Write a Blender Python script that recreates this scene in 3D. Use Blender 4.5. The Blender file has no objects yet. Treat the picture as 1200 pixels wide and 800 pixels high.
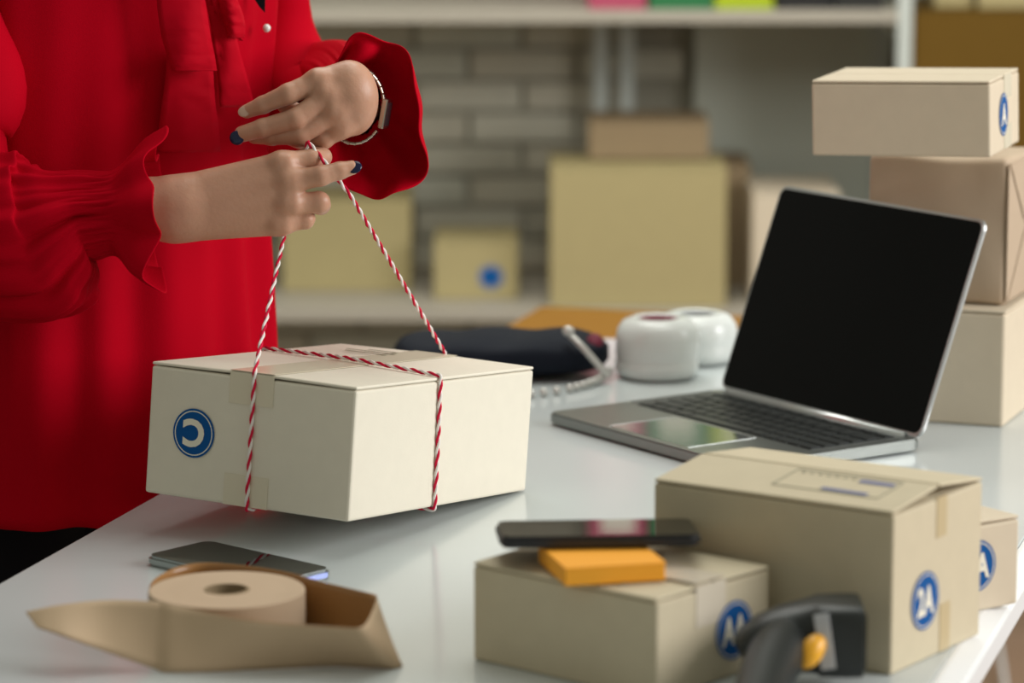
import bpy, bmesh, math, random
import numpy as np
from mathutils import Vector, Matrix, Euler
random.seed(7); np.random.seed(7)
PI = math.pi
SC = bpy.context.scene
COL = SC.collection

# ------------------------------------------------------------------ camera
CAM_Z, PITCH, FPX = 1.4192, math.radians(9.977), 4200.0
TT = 0.74                                   # height of the table top
cd = bpy.data.cameras.new('camera'); cam = bpy.data.objects.new('camera', cd); COL.objects.link(cam)
cam.location = (0, 0, CAM_Z); cam.rotation_euler = (PI/2 - PITCH, 0, 0)
cd.sensor_width = 36.0; cd.lens = FPX/1200*36.0
cd.clip_start = 0.1; cd.clip_end = 60
cd.dof.use_dof = True; cd.dof.focus_distance = 3.04; cd.dof.aperture_fstop = 4.4
SC.camera = cam

# ------------------------------------------------------------------ light
w = bpy.data.worlds.new('world'); SC.world = w; w.use_nodes = True
bg = w.node_tree.nodes['Background']; bg.inputs[0].default_value = (0.94, 0.94, 0.80, 1); bg.inputs[1].default_value = 0.33
def area(name, loc, target, sx, sy, power, colour):
    l = bpy.data.lights.new(name, 'AREA'); l.shape = 'RECTANGLE'; l.size = sx; l.size_y = sy
    l.energy = power; l.color = colour
    o = bpy.data.objects.new(name, l); COL.objects.link(o); o.location = loc
    o.rotation_euler = (Vector(target)-Vector(loc)).to_track_quat('-Z', 'Y').to_euler()
    return o
area('window_daylight', (2.7, 2.5, 1.8), (0.0, 3.0, 0.8), 2.0, 1.5, 82, (1.0, 0.985, 0.98))
area('overhead_fill', (0.2, 3.4, 2.9), (0.0, 3.3, 0.7), 1.4, 1.4, 17, (0.97, 1.0, 0.93))  # unseen weak fill light, added overhead
area('rear_fill', (-0.2, 4.6, 2.9), (0.0, 5.6, 0.6), 1.2, 1.2, 30, (1.0, 0.99, 0.93))  # unseen light added to brighten the back wall
area('back_wall_fill', (0.1, 3.95, 1.62), (0.1, 6.0, 0.75), 0.9, 0.5, 7, (1.0, 0.99, 0.92))  # another added light, out of view, aimed at the back wall to lift it
SC.view_settings.view_transform = 'Standard'; SC.view_settings.look = 'None'
SC.view_settings.gamma = 1.0; SC.view_settings.use_curve_mapping = False
SC.view_settings.exposure = 0.0

# ------------------------------------------------------------------ helpers
_c, _s = math.cos(PITCH), math.sin(PITCH)
def at(px, py, y):
    """world point at distance y in front of the camera seen at a pixel of the photograph"""
    a, b = (px-600)/FPX, (400-py)/FPX
    dy, dz = _c+b*_s, -_s+b*_c
    t = y/dy
    return Vector((a*t, y, CAM_Z+dz*t))
def on(px, py, z):
    """world point at height z"""
    a, b = (px-600)/FPX, (400-py)/FPX
    dy, dz = _c+b*_s, -_s+b*_c
    t = (z-CAM_Z)/dz
    return Vector((a*t, dy*t, z))

MATS = {}
def mat(name, col, rough=0.6, metal=0.0, spec=0.5, noise=0.0, nscale=40, bump=0.0, bscale=200, sheen=0.0, sss=0.0, coat=0.0, stretch=(1,1,1), col2=None):
    if name in MATS: return MATS[name]
    m = bpy.data.materials.new(name); m.use_nodes = True
    nt = m.node_tree; b = nt.nodes['Principled BSDF']
    b.inputs['Base Color'].default_value = (*col, 1)
    b.inputs['Roughness'].default_value = rough; b.inputs['Metallic'].default_value = metal
    b.inputs['Specular IOR Level'].default_value = spec
    b.inputs['Coat Weight'].default_value = coat; b.inputs['Coat Roughness'].default_value = 0.05
    if sheen: b.inputs['Sheen Weight'].default_value = sheen; b.inputs['Sheen Roughness'].default_value = 0.4
    if sss:
        b.inputs['Subsurface Weight'].default_value = sss
        b.inputs['Subsurface Radius'].default_value = (0.012, 0.005, 0.003); b.inputs['Subsurface Scale'].default_value = 0.6
    tc = nt.nodes.new('ShaderNodeTexCoord'); mp = nt.nodes.new('ShaderNodeMapping'); mp.inputs['Scale'].default_value = stretch
    nt.links.new(tc.outputs['Object'], mp.inputs['Vector'])
    if noise:
        n = nt.nodes.new('ShaderNodeTexNoise'); n.inputs['Scale'].default_value = nscale; n.inputs['Detail'].default_value = 6
        nt.links.new(mp.outputs[0], n.inputs['Vector'])
        r = nt.nodes.new('ShaderNodeMix'); r.data_type = 'RGBA'
        c2 = col2 or tuple(max(0, c*(1-noise)) for c in col)
        r.inputs[6].default_value = (*[min(1, c*(1+noise*0.5)) for c in col], 1); r.inputs[7].default_value = (*c2, 1)
        nt.links.new(n.outputs[0], r.inputs[0]); nt.links.new(r.outputs[2], b.inputs['Base Color'])
    if bump:
        n2 = nt.nodes.new('ShaderNodeTexNoise'); n2.inputs['Scale'].default_value = bscale; n2.inputs['Detail'].default_value = 4
        nt.links.new(mp.outputs[0], n2.inputs['Vector'])
        bp = nt.nodes.new('ShaderNodeBump'); bp.inputs['Strength'].default_value = bump; bp.inputs['Distance'].default_value = 0.002
        nt.links.new(n2.outputs[0], bp.inputs['Height']); nt.links.new(bp.outputs[0], b.inputs['Normal'])
    MATS[name] = m
    return m

def inv(root):
    return (Matrix.Translation(root.location) @ root.rotation_euler.to_matrix().to_4x4()).inverted()
def build(name, bm, m, parent=None, world=False, smooth=False, kind=None):
    """link a bmesh (or (verts, faces)) as one mesh object"""
    me = bpy.data.meshes.new(name)
    if isinstance(bm, tuple):
        v, f = bm
        if isinstance(v, np.ndarray): v = v.tolist()
        if isinstance(f, np.ndarray): f = f.tolist()
        me.from_pydata(v, [], f); me.update()
    else:
        bm.to_mesh(me); bm.free()
    o = bpy.data.objects.new(name, me); COL.objects.link(o)
    me.materials.append(m)
    if smooth: me.polygons.foreach_set('use_smooth', [True]*len(me.polygons))
    if parent is not None:
        o.parent = parent
        if world:
            r = parent
            while r.parent is not None: r = r.parent
            if r.type == 'EMPTY': me.transform(inv(r))
    if kind: o['kind'] = kind
    return o
def thing(name, label, cat, loc=(0,0,0), rot=(0,0,0), group=None):
    o = bpy.data.objects.new(name, None); COL.objects.link(o); o.empty_display_size = 0.02
    o.location = loc; o.rotation_euler = rot
    o['label'] = label; o['category'] = cat
    if group: o['group'] = group
    return o
def box_bm(sx, sy, sz, c=(0,0,0), bevel=0.0, seg=2, bm=None, M=None):
    b = bmesh.new()
    bmesh.ops.create_cube(b, size=1.0)
    bmesh.ops.scale(b, vec=(sx, sy, sz), verts=b.verts)
    if bevel: bmesh.ops.bevel(b, geom=list(b.edges), offset=bevel, segments=seg, affect='EDGES', profile=0.5)
    bmesh.ops.translate(b, vec=c, verts=b.verts)
    if M is not None: bmesh.ops.transform(b, matrix=M, verts=b.verts)
    if bm is None: return b
    me = bpy.data.meshes.new('tmp'); b.to_mesh(me); b.free(); bm.from_mesh(me); bpy.data.meshes.remove(me)
    return bm
def rounded_slab(L, W, H, r, edge=0.0015, seg=6):
    """slab with rounded plan corners, base at z=0, centred in plan"""
    b = bmesh.new(); ring = []
    for cx, cy, a0 in ((L/2-r, W/2-r, 0), (-L/2+r, W/2-r, PI/2), (-L/2+r, -W/2+r, PI), (L/2-r, -W/2+r, 1.5*PI)):
        for k in range(seg+1):
            a = a0+k/seg*PI/2; ring.append((cx+r*math.cos(a), cy+r*math.sin(a)))
    f = b.faces.new([b.verts.new((x, y, 0)) for x, y in ring])
    e = bmesh.ops.extrude_face_region(b, geom=[f])
    bmesh.ops.translate(b, vec=(0, 0, H), verts=[v for v in e['geom'] if isinstance(v, bmesh.types.BMVert)])
    bmesh.ops.recalc_face_normals(b, faces=b.faces)
    if edge:
        es = [e for e in b.edges if abs(e.verts[0].co.z-e.verts[1].co.z) < 1e-6]
        bmesh.ops.bevel(b, geom=es, offset=edge, segments=2, affect='EDGES')
    return b
def lathe(profile, n=48):
    v, f = [], []
    for r, z in profile:
        for k in range(n): v.append((r*math.cos(2*PI*k/n), r*math.sin(2*PI*k/n), z))
    for i in range(len(profile)-1):
        for k in range(n):
            a, b_ = i*n+k, i*n+(k+1) % n
            f.append((a, b_, b_+n, a+n))
    return v, f
def grid_faces(nr, ncol, wrap):
    f = []
    for i in range(nr-1):
        for j in range(ncol if wrap else ncol-1):
            a, b_ = i*ncol+j, i*ncol+(j+1) % ncol
            f.append((a, b_, b_+ncol, a+ncol))
    return f
def solid(o, t, offset=0.0):
    md = o.modifiers.new('thickness', 'SOLIDIFY'); md.thickness = t; md.offset = offset
    return o
def tube(path, r, n=10, closed=False):
    P = [Vector(p) for p in path]; v, f = [], []
    up = None; m = len(P)
    for i, p in enumerate(P):
        t = (P[(i+1) % m]-P[i-1]) if closed else (P[min(i+1, m-1)]-P[max(i-1, 0)])
        t.normalize()
        if up is None:
            up = t.orthogonal().normalized()
        up = (up-t*up.dot(t)).normalized(); s = t.cross(up)
        for k in range(n):
            a = 2*PI*k/n; v.append(tuple(p+(up*math.cos(a)+s*math.sin(a))*r))
    f = grid_faces(m, n, True)
    if closed:
        for k in range(n): f.append(((m-1)*n+k, (m-1)*n+(k+1) % n, (k+1) % n, k))
    else:
        f.append(tuple(range(n))[::-1]); f.append(tuple(range((m-1)*n, m*n)))
    return v, f
def ellipsoid(c, ax, R=None, nu=20, nv=12):
    b = bmesh.new(); bmesh.ops.create_uvsphere(b, u_segments=nu, v_segments=nv, radius=1.0)
    bmesh.ops.scale(b, vec=ax, verts=b.verts)
    M = Matrix.Translation(c) @ (R.to_4x4() if R is not None else Matrix())
    bmesh.ops.transform(b, matrix=M, verts=b.verts)
    return b
def frame_mat(origin, x, y, z):
    M = Matrix((x, y, z)).transposed().to_4x4(); M.translation = origin
    return M
# signed distance fields, meshed with surface nets
def rcone(P, a, b, r1, r2):
    a = np.asarray(a, np.float32); b = np.asarray(b, np.float32)
    ba = b-a; l2 = float(ba@ba); rr = r1-r2; a2 = l2-rr*rr; il2 = 1.0/l2
    pa = P-a; y = pa@ba; z = y-l2
    x = pa*l2-y[..., None]*ba; x2 = (x*x).sum(-1); y2 = y*y*l2; z2 = z*z*l2
    k = np.sign(rr)*rr*rr*x2
    d = (np.sqrt(x2*a2*il2)+y*rr)*il2-r1
    d = np.where(np.sign(z)*a2*z2 > k, np.sqrt(x2+z2)*il2-r2, d)
    d = np.where(np.sign(y)*a2*y2 < k, np.sqrt(x2+y2)*il2-r1, d)
    return d
def smin(a, b, k):
    h = np.maximum(k-np.abs(a-b), 0)/k
    return np.minimum(a, b)-h*h*k*0.25
def sell(P, c, ax):
    q = (P-np.asarray(c, np.float32))/np.asarray(ax, np.float32)
    return (np.sqrt((q*q).sum(-1))-1)*min(ax)
def field(lo, hi, h):
    g = [np.arange(l, u, h, dtype=np.float32) for l, u in zip(lo, hi)]
    return np.stack(np.meshgrid(*g, indexing='ij'), -1)
def nets(D, lo, h):
    s = D < 0
    nx, ny, nz = D.shape
    cnt = np.zeros((nx-1, ny-1, nz-1), np.float32); acc = np.zeros((nx-1, ny-1, nz-1, 3), np.float32)
    off = [(i, j, k) for i in (0, 1) for j in (0, 1) for k in (0, 1)]
    sl = lambda o: (slice(o[0], nx-1+o[0]), slice(o[1], ny-1+o[1]), slice(o[2], nz-1+o[2]))
    for a in off:
        for ax in range(3):
            if a[ax]: continue
            b = list(a); b[ax] = 1
            da, db = D[sl(a)], D[sl(b)]
            m = (da < 0) != (db < 0)
            t = np.where(m, da/np.where(m, da-db, 1), 0)
            p = np.zeros(da.shape+(3,), np.float32)
            for q in range(3): p[..., q] = a[q]
            p[..., ax] += t
            acc += p*m[..., None]; cnt += m
    act = cnt > 0
    idx = -np.ones(act.shape, np.int64); idx[act] = np.arange(act.sum())
    ijk = np.argwhere(act).astype(np.float32)
    V = (acc[act]/cnt[act][:, None]+ijk)*h+np.asarray(lo, np.float32)
    F = []
    for ax in range(3):
        b0 = [slice(1, -1)]*3; b0[ax] = slice(0, -1); b1 = [slice(1, -1)]*3; b1[ax] = slice(1, None)
        A, B = s[tuple(b0)], s[tuple(b1)]
        e = np.argwhere(A != B)
        fl = A[A != B]
        e[:, [q for q in range(3) if q != ax]] += 1
        u, v = [q for q in range(3) if q != ax]
        def g(du, dv):
            q = e.copy(); q[:, u] -= du; q[:, v] -= dv
            return idx[q[:, 0], q[:, 1], q[:, 2]]
        quad = np.stack([g(1, 1), g(0, 1), g(0, 0), g(1, 0)], 1)
        flip = fl if ax != 1 else ~fl
        quad[~flip] = quad[~flip][:, ::-1]
        F.append(quad)
    F = np.concatenate(F); F = F[(F >= 0).all(1)]
    return V, F

# ------------------------------------------------------------------ materials
CARD_C = mat('cream_carton', (0.76, 0.705, 0.59), 0.72, spec=0.25, noise=0.05, nscale=60, bump=0.05, bscale=500)
CARD_T = mat('tan_carton', (0.60, 0.52, 0.37), 0.75, spec=0.25, noise=0.07, nscale=60, bump=0.05, bscale=500)
CARD_P = mat('pale_carton', (0.66, 0.565, 0.43), 0.75, spec=0.25, noise=0.06, nscale=60, bump=0.05, bscale=500)
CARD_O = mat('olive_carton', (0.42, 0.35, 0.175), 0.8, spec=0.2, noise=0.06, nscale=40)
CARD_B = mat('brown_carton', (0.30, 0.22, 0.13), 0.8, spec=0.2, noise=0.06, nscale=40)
CARD_OR = mat('ochre_carton', (0.14, 0.075, 0.009), 0.8, spec=0.2, noise=0.06, nscale=40)
CARD_W = mat('wrapped_kraft', (0.50, 0.385, 0.275), 0.7, spec=0.3, noise=0.08, nscale=25, bump=0.15, bscale=60)
CARD_IN = mat('carton_inside', (0.22, 0.17, 0.10), 0.9)
TAPE = mat('clear_tape', (0.70, 0.63, 0.485), 0.25, spec=0.5)
TAPE_T = mat('beige_tape', (0.55, 0.44, 0.26), 0.35, spec=0.5)
TAPE_W = mat('glossy_clear_tape', (0.70, 0.62, 0.50), 0.12, spec=0.9)
BLUE = mat('print_blue', (0.003, 0.085, 0.30), 0.7, spec=0.15)
CREAM = mat('print_cream', (0.80, 0.76, 0.64), 0.65)
INK = mat('print_ink', (0.12, 0.14, 0.30), 0.6)
GREYINK = mat('print_grey', (0.33, 0.31, 0.22), 0.7)
WHITE = mat('white_laminate', (0.60, 0.645, 0.65), 0.16, spec=0.45, noise=0.02, nscale=8)
EDGE = mat('white_edge_band', (0.86, 0.87, 0.88), 0.3)
RED = mat('red_blouse_fabric', (0.45, 0.0003, 0.0105), 0.8, spec=0.04, bump=0.12, bscale=900)
REDS = mat('red_ribbon_fabric', (0.48, 0.0004, 0.012), 0.7, spec=0.07)
SKIN = mat('skin', (0.56, 0.31, 0.21), 0.42, spec=0.45, noise=0.06, nscale=60, bump=0.15, bscale=260, sss=0.25, col2=(0.48, 0.255, 0.165))
BLACKF = mat('black_trouser_fabric', (0.006, 0.006, 0.009), 0.85, spec=0.15)
HAIR = mat('black_hair', (0.012, 0.008, 0.006), 0.4)
NAIL = mat('navy_nail_polish', (0.004, 0.008, 0.04), 0.15, spec=0.45)
NAILP = mat('clear_nail', (0.54, 0.34, 0.25), 0.2, spec=0.7)
PEARL = mat('pearl', (0.75, 0.72, 0.68), 0.15, spec=0.9)
STEEL = mat('watch_steel', (0.48, 0.42, 0.36), 0.25, metal=1.0)
STEEL_D = mat('watch_dial', (0.03, 0.03, 0.035), 0.1, spec=0.7)
TW_R = mat('twine_red', (0.60, 0.008, 0.045), 0.8, spec=0.2)
TW_W = mat('twine_white', (0.82, 0.77, 0.74), 0.8, spec=0.2)
ALU = mat('aluminium', (0.26, 0.275, 0.26), 0.32, metal=0.85)
ALU_L = mat('aluminium_edge', (0.66, 0.68, 0.68), 0.3, metal=0.8)
KEYM = mat('black_key', (0.012, 0.015, 0.014), 0.42)
WELL = mat('keyboard_well', (0.012, 0.016, 0.015), 0.5)
SCREEN = mat('laptop_glass', (0.003, 0.003, 0.003), 0.08, spec=0.10)
PAD = mat('trackpad_glass', (0.16, 0.17, 0.16), 0.09, spec=0.9, metal=0.4)
PHGL = mat('phone_glass', (0.008, 0.008, 0.007), 0.04, spec=0.75)
PHB = mat('phone_black_case', (0.012, 0.012, 0.014), 0.35)
PHS = mat('phone_silver_rim', (0.34, 0.37, 0.36), 0.3, metal=0.8)
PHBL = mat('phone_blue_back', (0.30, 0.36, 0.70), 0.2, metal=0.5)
KRAFT = mat('kraft_paper_tape', (0.58, 0.43, 0.295), 0.65, spec=0.3, noise=0.06, nscale=40)
KRAFT_S = mat('kraft_strip_outside', (0.56, 0.405, 0.26), 0.6, spec=0.3, noise=0.08, nscale=30)
GLUE = mat('kraft_glue_side', (0.36, 0.17, 0.05), 0.3, spec=0.5)
ORANGE = mat('orange_sticky_paper', (0.95, 0.40, 0.02), 0.7)
SCANB = mat('scanner_black', (0.014, 0.017, 0.016), 0.38)
SCANG = mat('scanner_dark_grey', (0.013, 0.015, 0.014), 0.45, spec=0.3)
YEL = mat('scanner_yellow', (0.88, 0.42, 0.02), 0.35)
LABELG = mat('scanner_label', (0.50, 0.51, 0.53), 0.5, noise=0.2, nscale=300)
NAVY = mat('navy_pouch_fabric', (0.006, 0.009, 0.018), 0.7, spec=0.2, bump=0.2, bscale=300)
BEAD = mat('silver_bead', (0.66, 0.65, 0.62), 0.25, metal=0.4)
MAROON = mat('maroon_lining', (0.16, 0.006, 0.03), 0.7)
WRAP = mat('white_shrink_wrap', (0.74, 0.77, 0.75), 0.22, spec=0.6, bump=0.3, bscale=60)
CORE_R = mat('dark_red_core', (0.22, 0.02, 0.05), 0.6)
CORE_G = mat('grey_core', (0.25, 0.26, 0.26), 0.6)
MAIL = mat('ochre_carton_lit', (0.24, 0.11, 0.013), 0.75, spec=0.2, noise=0.06, nscale=20)  # lit copy of the ochre carton: stronger light put into the colour
BRICKS = [mat('grey_brick_%s' % n, c, 0.85, noise=0.12, nscale=25, bump=0.3, bscale=90) for n, c in
          (('warm', (0.53, 0.50, 0.40)), ('pale', (0.57, 0.55, 0.45)), ('dark', (0.48, 0.46, 0.37)), ('cool', (0.53, 0.53, 0.44)))]
MORTAR = mat('mortar', (0.38, 0.36, 0.29), 0.95, noise=0.1, nscale=30)
GREYW = mat('grey_paint', (0.60, 0.63, 0.55), 0.8, noise=0.03, nscale=5)
SHELFM = mat('shelf_laminate', (0.40, 0.365, 0.30), 0.5)
POST = mat('shelf_post', (0.56, 0.60, 0.56), 0.4)
WOODS = [mat('brown_plank_%s' % n, c, 0.45, noise=0.25, nscale=12, stretch=(1, 8, 1)) for n, c in
         (('mid', (0.27, 0.165, 0.10)), ('dark', (0.23, 0.14, 0.085)), ('light', (0.31, 0.19, 0.12)))]

# ------------------------------------------------------------------ room
f = build('floor', box_bm(9, 9, 0.05, (0, 3.5, -0.032)), MORTAR, kind='structure')
pm = [[None]*3 for _ in range(1)]
plank_me = {}
for i in range(42):
    for j in range(7):
        k = random.randrange(3)
        if k not in plank_me:
            o = build('plank', box_bm(0.127, 0.797, 0.0065, (0, 0, 0), 0.001, 1), WOODS[k]); plank_me[k] = o.data
        else:
            o = bpy.data.objects.new('plank', plank_me[k]); COL.objects.link(o)
        o.parent = f; o.location = (-2.6+i*0.13, 1.05+j*0.8-0.4*(i % 2), -0.0037)
WY = 6.02
wall = build('wall_back', box_bm(8, 0.12, 2.7, (0, WY+0.06, 1.35)), MORTAR, kind='structure')
brick_me = {}
for r in range(28):
    for c in range(10):
        k = random.randrange(4)
        if k not in brick_me:
            o = build('brick', box_bm(0.176, 0.03, 0.0475, (0, 0, 0), 0.003, 1), BRICKS[k]); brick_me[k] = o.data
        else:
            o = bpy.data.objects.new('brick', brick_me[k]); COL.objects.link(o)
        o.parent = wall
        o.location = (0.20-c*0.182-(0.091 if r % 2 else 0), WY-0.006+random.uniform(-0.002, 0.002), 0.30+r*0.0535)
build('wall_right', box_bm(3.2, 0.06, 2.7, (0.305+1.6, WY-0.02, 1.35), 0.004), GREYW, kind='structure')

# ------------------------------------------------------------------ table
ED = Vector((0.2755, 0.9613, 0)); EN = Vector((0.9613, -0.2755, 0))      # along and across the table
EL = Vector((-0.405, 2.759, 0)); TW = 0.778
def tpt(s, n, z): p = EL+ED*s+EN*n; return Vector((p.x, p.y, z))
tb = thing('table', 'long glossy white table that carries the parcels and the laptop', 'table', tpt(0.4, TW/2, 0), (0, 0, math.atan2(ED.y, ED.x)))
S0, S1 = -0.95, 1.22
mid = (S0+S1)/2-0.4
build('tabletop', box_bm(S1-S0, TW-0.021, 0.024, (mid, 0.0105, TT-0.012), 0.0015), WHITE, tb)
bm = bmesh.new()
prof = [(-TW/2, -0.007), (-TW/2, -0.024), (-TW/2+0.0205, -0.024), (-TW/2+0.0205, -0.0002), (-TW/2+0.017, -0.0004), (-TW/2+0.003, -0.0045)]
va = [bm.verts.new((mid-(S1-S0)/2, y, TT+z)) for y, z in prof]; vb = [bm.verts.new((mid+(S1-S0)/2, y, TT+z)) for y, z in prof]
for i in range(6): bm.faces.new((va[i], va[(i+1) % 6], vb[(i+1) % 6], vb[i]))
bm.faces.new(va[::-1]); bm.faces.new(vb); bmesh.ops.recalc_face_normals(bm, faces=bm.faces)
build('edge_band', bm, EDGE, tb)
for s in (S0+0.06, S1-0.06):
    for n in (-TW/2+0.06, TW/2-0.06):
        build('leg', box_bm(0.04, 0.04, TT-0.024, (s-0.4, n, (TT-0.024)/2), 0.003), EDGE, tb)

# ------------------------------------------------------------------ cartons
def text_mesh(s, bold=0.04):
    cu = bpy.data.curves.new('letters', 'FONT'); cu.body = s; cu.align_x = 'CENTER'; cu.align_y = 'CENTER'; cu.offset = bold; cu.resolution_u = 4
    o = bpy.data.objects.new('letters', cu); COL.objects.link(o)
    bpy.context.view_layer.update()
    me = bpy.data.meshes.new_from_object(o.evaluated_get(bpy.context.evaluated_depsgraph_get()))
    bpy.data.objects.remove(o)
    return me
def emblem(root, c, x, y, r, text, spin=0.0, size=1.25, plain=False):
    """round blue printed mark; x, y = right and up of the face"""
    x = Vector(x); y = Vector(y)
    if spin: x, y = x*math.cos(spin)+y*math.sin(spin), y*math.cos(spin)-x*math.sin(spin)
    z = x.cross(y)
    M = frame_mat(Vector(c), x, y, z)
    n = 48
    b = bmesh.new()
    vs = [b.verts.new((r*math.cos(2*PI*k/n), r*math.sin(2*PI*k/n), 0.0004)) for k in range(n)]; b.faces.new(vs)
    bmesh.ops.transform(b, matrix=M, verts=b.verts)
    e = build('emblem', b, BLUE, root); e['label'] = 'round blue printed mark' + ('' if plain else ' with cream lettering')
    v, f_ = [], []
    for rr in (0.87*r, 0.91*r):
        for k in range(n): v.append(M @ Vector((rr*math.cos(2*PI*k/n), rr*math.sin(2*PI*k/n), 0.0006)))
    build('ring', ([tuple(q) for q in v], grid_faces(2, n, True)), CREAM, e)
    if not plain:
        me = text_mesh(text); me.transform(Matrix.Diagonal((r*size*(0.8 if len(text) > 1 else 1.1), r*size*1.1, 1, 1)))
        co = [v.co.copy() for v in me.vertices]
        cx = (min(p.x for p in co)+max(p.x for p in co))/2; cy = (min(p.y for p in co)+max(p.y for p in co))/2
        me.transform(Matrix.Translation((-cx, -cy, 0.0008))); me.transform(M)
        o = bpy.data.objects.new('lettering', me); COL.objects.link(o); o.parent = e
        me.materials.clear(); me.materials.append(CREAM)
    return e
def carton(name, label, dims, corner, R, m, seam='x', raise_=0.0, tape=None, tape_w=0.04, drop=0.028, drop_ends=(1, 1), bevel=0.002, group=None, gap=0.0012, flapmat=None):
    """closed folding carton; local frame: x along L, y along W, origin at the base centre"""
    L, W, H = dims
    R = R.to_3x3() if not isinstance(R, (int, float)) else Matrix.Rotation(R, 3, 'Z')
    loc = Vector(corner)+R @ Vector((L/2, W/2, 0))
    t = thing(name, label, 'box', loc, R.to_euler(), group)
    th = 0.003
    build('body', box_bm(L, W, H-th, (0, 0, (H-th)/2), bevel, 2), m, t)
    for s in (-1, 1):
        if seam == 'x':
            wd = W/2-gap
            b = box_bm(L-0.001, wd, th-0.0006, (0, -s*wd/2, 0), 0.0007, 1)
            M = Matrix.Translation((0, s*W/2, H-th/2+0.0003)) @ Matrix.Rotation(-s*math.atan2(raise_, W/2), 4, 'X')
        else:
            wd = L/2-gap
            b = box_bm(wd, W-0.001, th-0.0006, (-s*wd/2, 0, 0), 0.0007, 1)
            M = Matrix.Translation((s*L/2, 0, H-th/2+0.0003)) @ Matrix.Rotation(s*math.atan2(raise_, L/2), 4, 'Y')
        bmesh.ops.transform(b, matrix=M, verts=b.verts)
        build('flap', b, flapmat or m, t)
    if tape:
        zt = H+raise_+0.0004; e = 0.0004
        if seam == 'x':
            build('tape', box_bm(L+0.001, tape_w, e, (0, 0, zt)), tape, t)
            for s, d in zip((-1, 1), drop_ends):
                if d:
                    build('tape', box_bm(e, tape_w, drop, (s*(L/2+0.0004), 0, H-drop/2+0.0004)), tape, t)
                    build('tape', box_bm(e, tape_w, drop, (s*(L/2+0.0004), 0, drop/2)), tape, t)
        else:
            build('tape', box_bm(tape_w, W+0.001, e, (0, 0, zt)), tape, t)
            for s, d in zip((-1, 1), drop_ends):
                if d:
                    build('tape', box_bm(tape_w, e, drop, (0, s*(W/2+0.0004), H-drop/2+0.0004)), tape, t)
                    build('tape', box_bm(tape_w, e, drop, (0, s*(W/2+0.0004), drop/2)), tape, t)
    return t

# the tied parcel, held tilted by its twine
ca, sa = math.radians(-29.04), 0
RC = Matrix.Rotation(math.radians(-29.04), 3, 'Z') @ Matrix.Rotation(math.radians(-5.906), 3, 'X') @ Matrix.Rotation(math.radians(1.034), 3, 'Y')
CO = Vector((-0.3073, 2.932, CAM_Z-0.6381-0.0055))
CD = (0.2, 0.3, 0.11)
par = carton('parcel_box', 'cream cardboard parcel tied with red and white twine, tilted up by the person', CD, CO, RC, CARD_C, seam='y', raise_=0.0012, tape=TAPE, tape_w=0.043, drop=0.026, bevel=0.0022)
emblem(par, (-0.1+0.046, -0.1505, 0.055), (1, 0, 0), (0, 0, 1), 0.0205, 'C', PI, 1.35)
for i, (u, v, l) in enumerate(((-0.035, 0.095, 0.05), (-0.032, 0.082, 0.042), (-0.03, 0.108, 0.03))):
    build('printed_line', box_bm(l, 0.0035, 0.0003, (u, v, 0.1125)), GREYINK, par)
def PL(u, v, z): return CO+RC @ Vector((u, v, z))

carton('cardboard_box', 'tan carton marked 2A with its lid flaps ajar, behind the barcode scanner', (0.20, 0.14, 0.12), (0.1049, 2.5936, TT), math.radians(-33.99), CARD_T, seam='x', raise_=0.0075, gap=0.001)
b2 = bpy.data.objects['cardboard_box']
emblem(b2, (0.1003, -0.020, 0.045), (0, 1, 0), (0, 0, 1), 0.0215, '2A', 0, 1.2)
build('tape', box_bm(0.0004, 0.016, 0.030, (0.1003, 0.004, 0.120-0.017)), TAPE_T, b2)
build('tape', box_bm(0.0004, 0.016, 0.036, (0.1003, 0.012, 0.019)), TAPE_T, b2)
# printed address form on the near flap
def form_line(x0, y0, x1, y1, wd, m, root=b2):
    L_ = math.hypot(x1-x0, y1-y0); a = math.atan2(y1-y0, x1-x0); sl = math.atan2(0.0075, 0.07)
    b = box_bm(L_, wd, 0.0003, (0, 0, 0)); bmesh.ops.transform(b, matrix=Matrix.Translation(((x0+x1)/2, (y0+y1)/2, 0.1204+((y0+y1)/2+0.07)*math.tan(sl))) @ Matrix.Rotation(sl, 4, 'X') @ Matrix.Rotation(a, 4, 'Z'), verts=b.verts)
    return build('printed_line', b, m, root)
fx0, fx1, fy0, fy1 = -0.012, 0.075, -0.048, -0.008
for a in ((fx0, fy0, fx1, fy0), (fx0, fy1, fx1, fy1), (fx0, fy0, fx0, fy1), (fx1, fy0, fx1, fy1)): form_line(*a, 0.0012, GREYINK)
for k in range(7): form_line(fx0+0.006+k*0.007, fy1-0.006, fx0+0.009+k*0.007, fy1-0.006, 0.0022, GREYINK)
form_line(0.044, -0.017, 0.072, -0.017, 0.0062, INK); form_line(0.026, -0.042, 0.064, -0.043, 0.0050, INK)

aa = carton('cardboard_box', 'small tan carton marked AA carrying an orange note pad and a black phone', (0.17, 0.13, 0.073), (-0.0282, 2.5265, TT), math.radians(-40.86), CARD_T, seam='x', raise_=0.0012, gap=0.001)
emblem(aa, (0.0853, 0.023, 0.034), (0, 1, 0), (0, 0, 1), 0.0215, 'AA', 0, 1.15)
build('tape', box_bm(0.05, 0.034, 0.0004, (0.0605, -0.004, 0.0758)), TAPE_W, aa)
build('tape', box_bm(0.0004, 0.034, 0.03, (0.0853, -0.004, 0.0585)), TAPE_W, aa)
for (x, y, l, wdt, m) in ((0.012, -0.040, 0.036, 0.004, INK), (0.045, -0.020, 0.03, 0.004, INK), (0.02, -0.05, 0.05, 0.0015, GREYINK)):
    build('printed_line', box_bm(l, wdt, 0.0003, (x, y, 0.0748)), m, aa)

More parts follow.
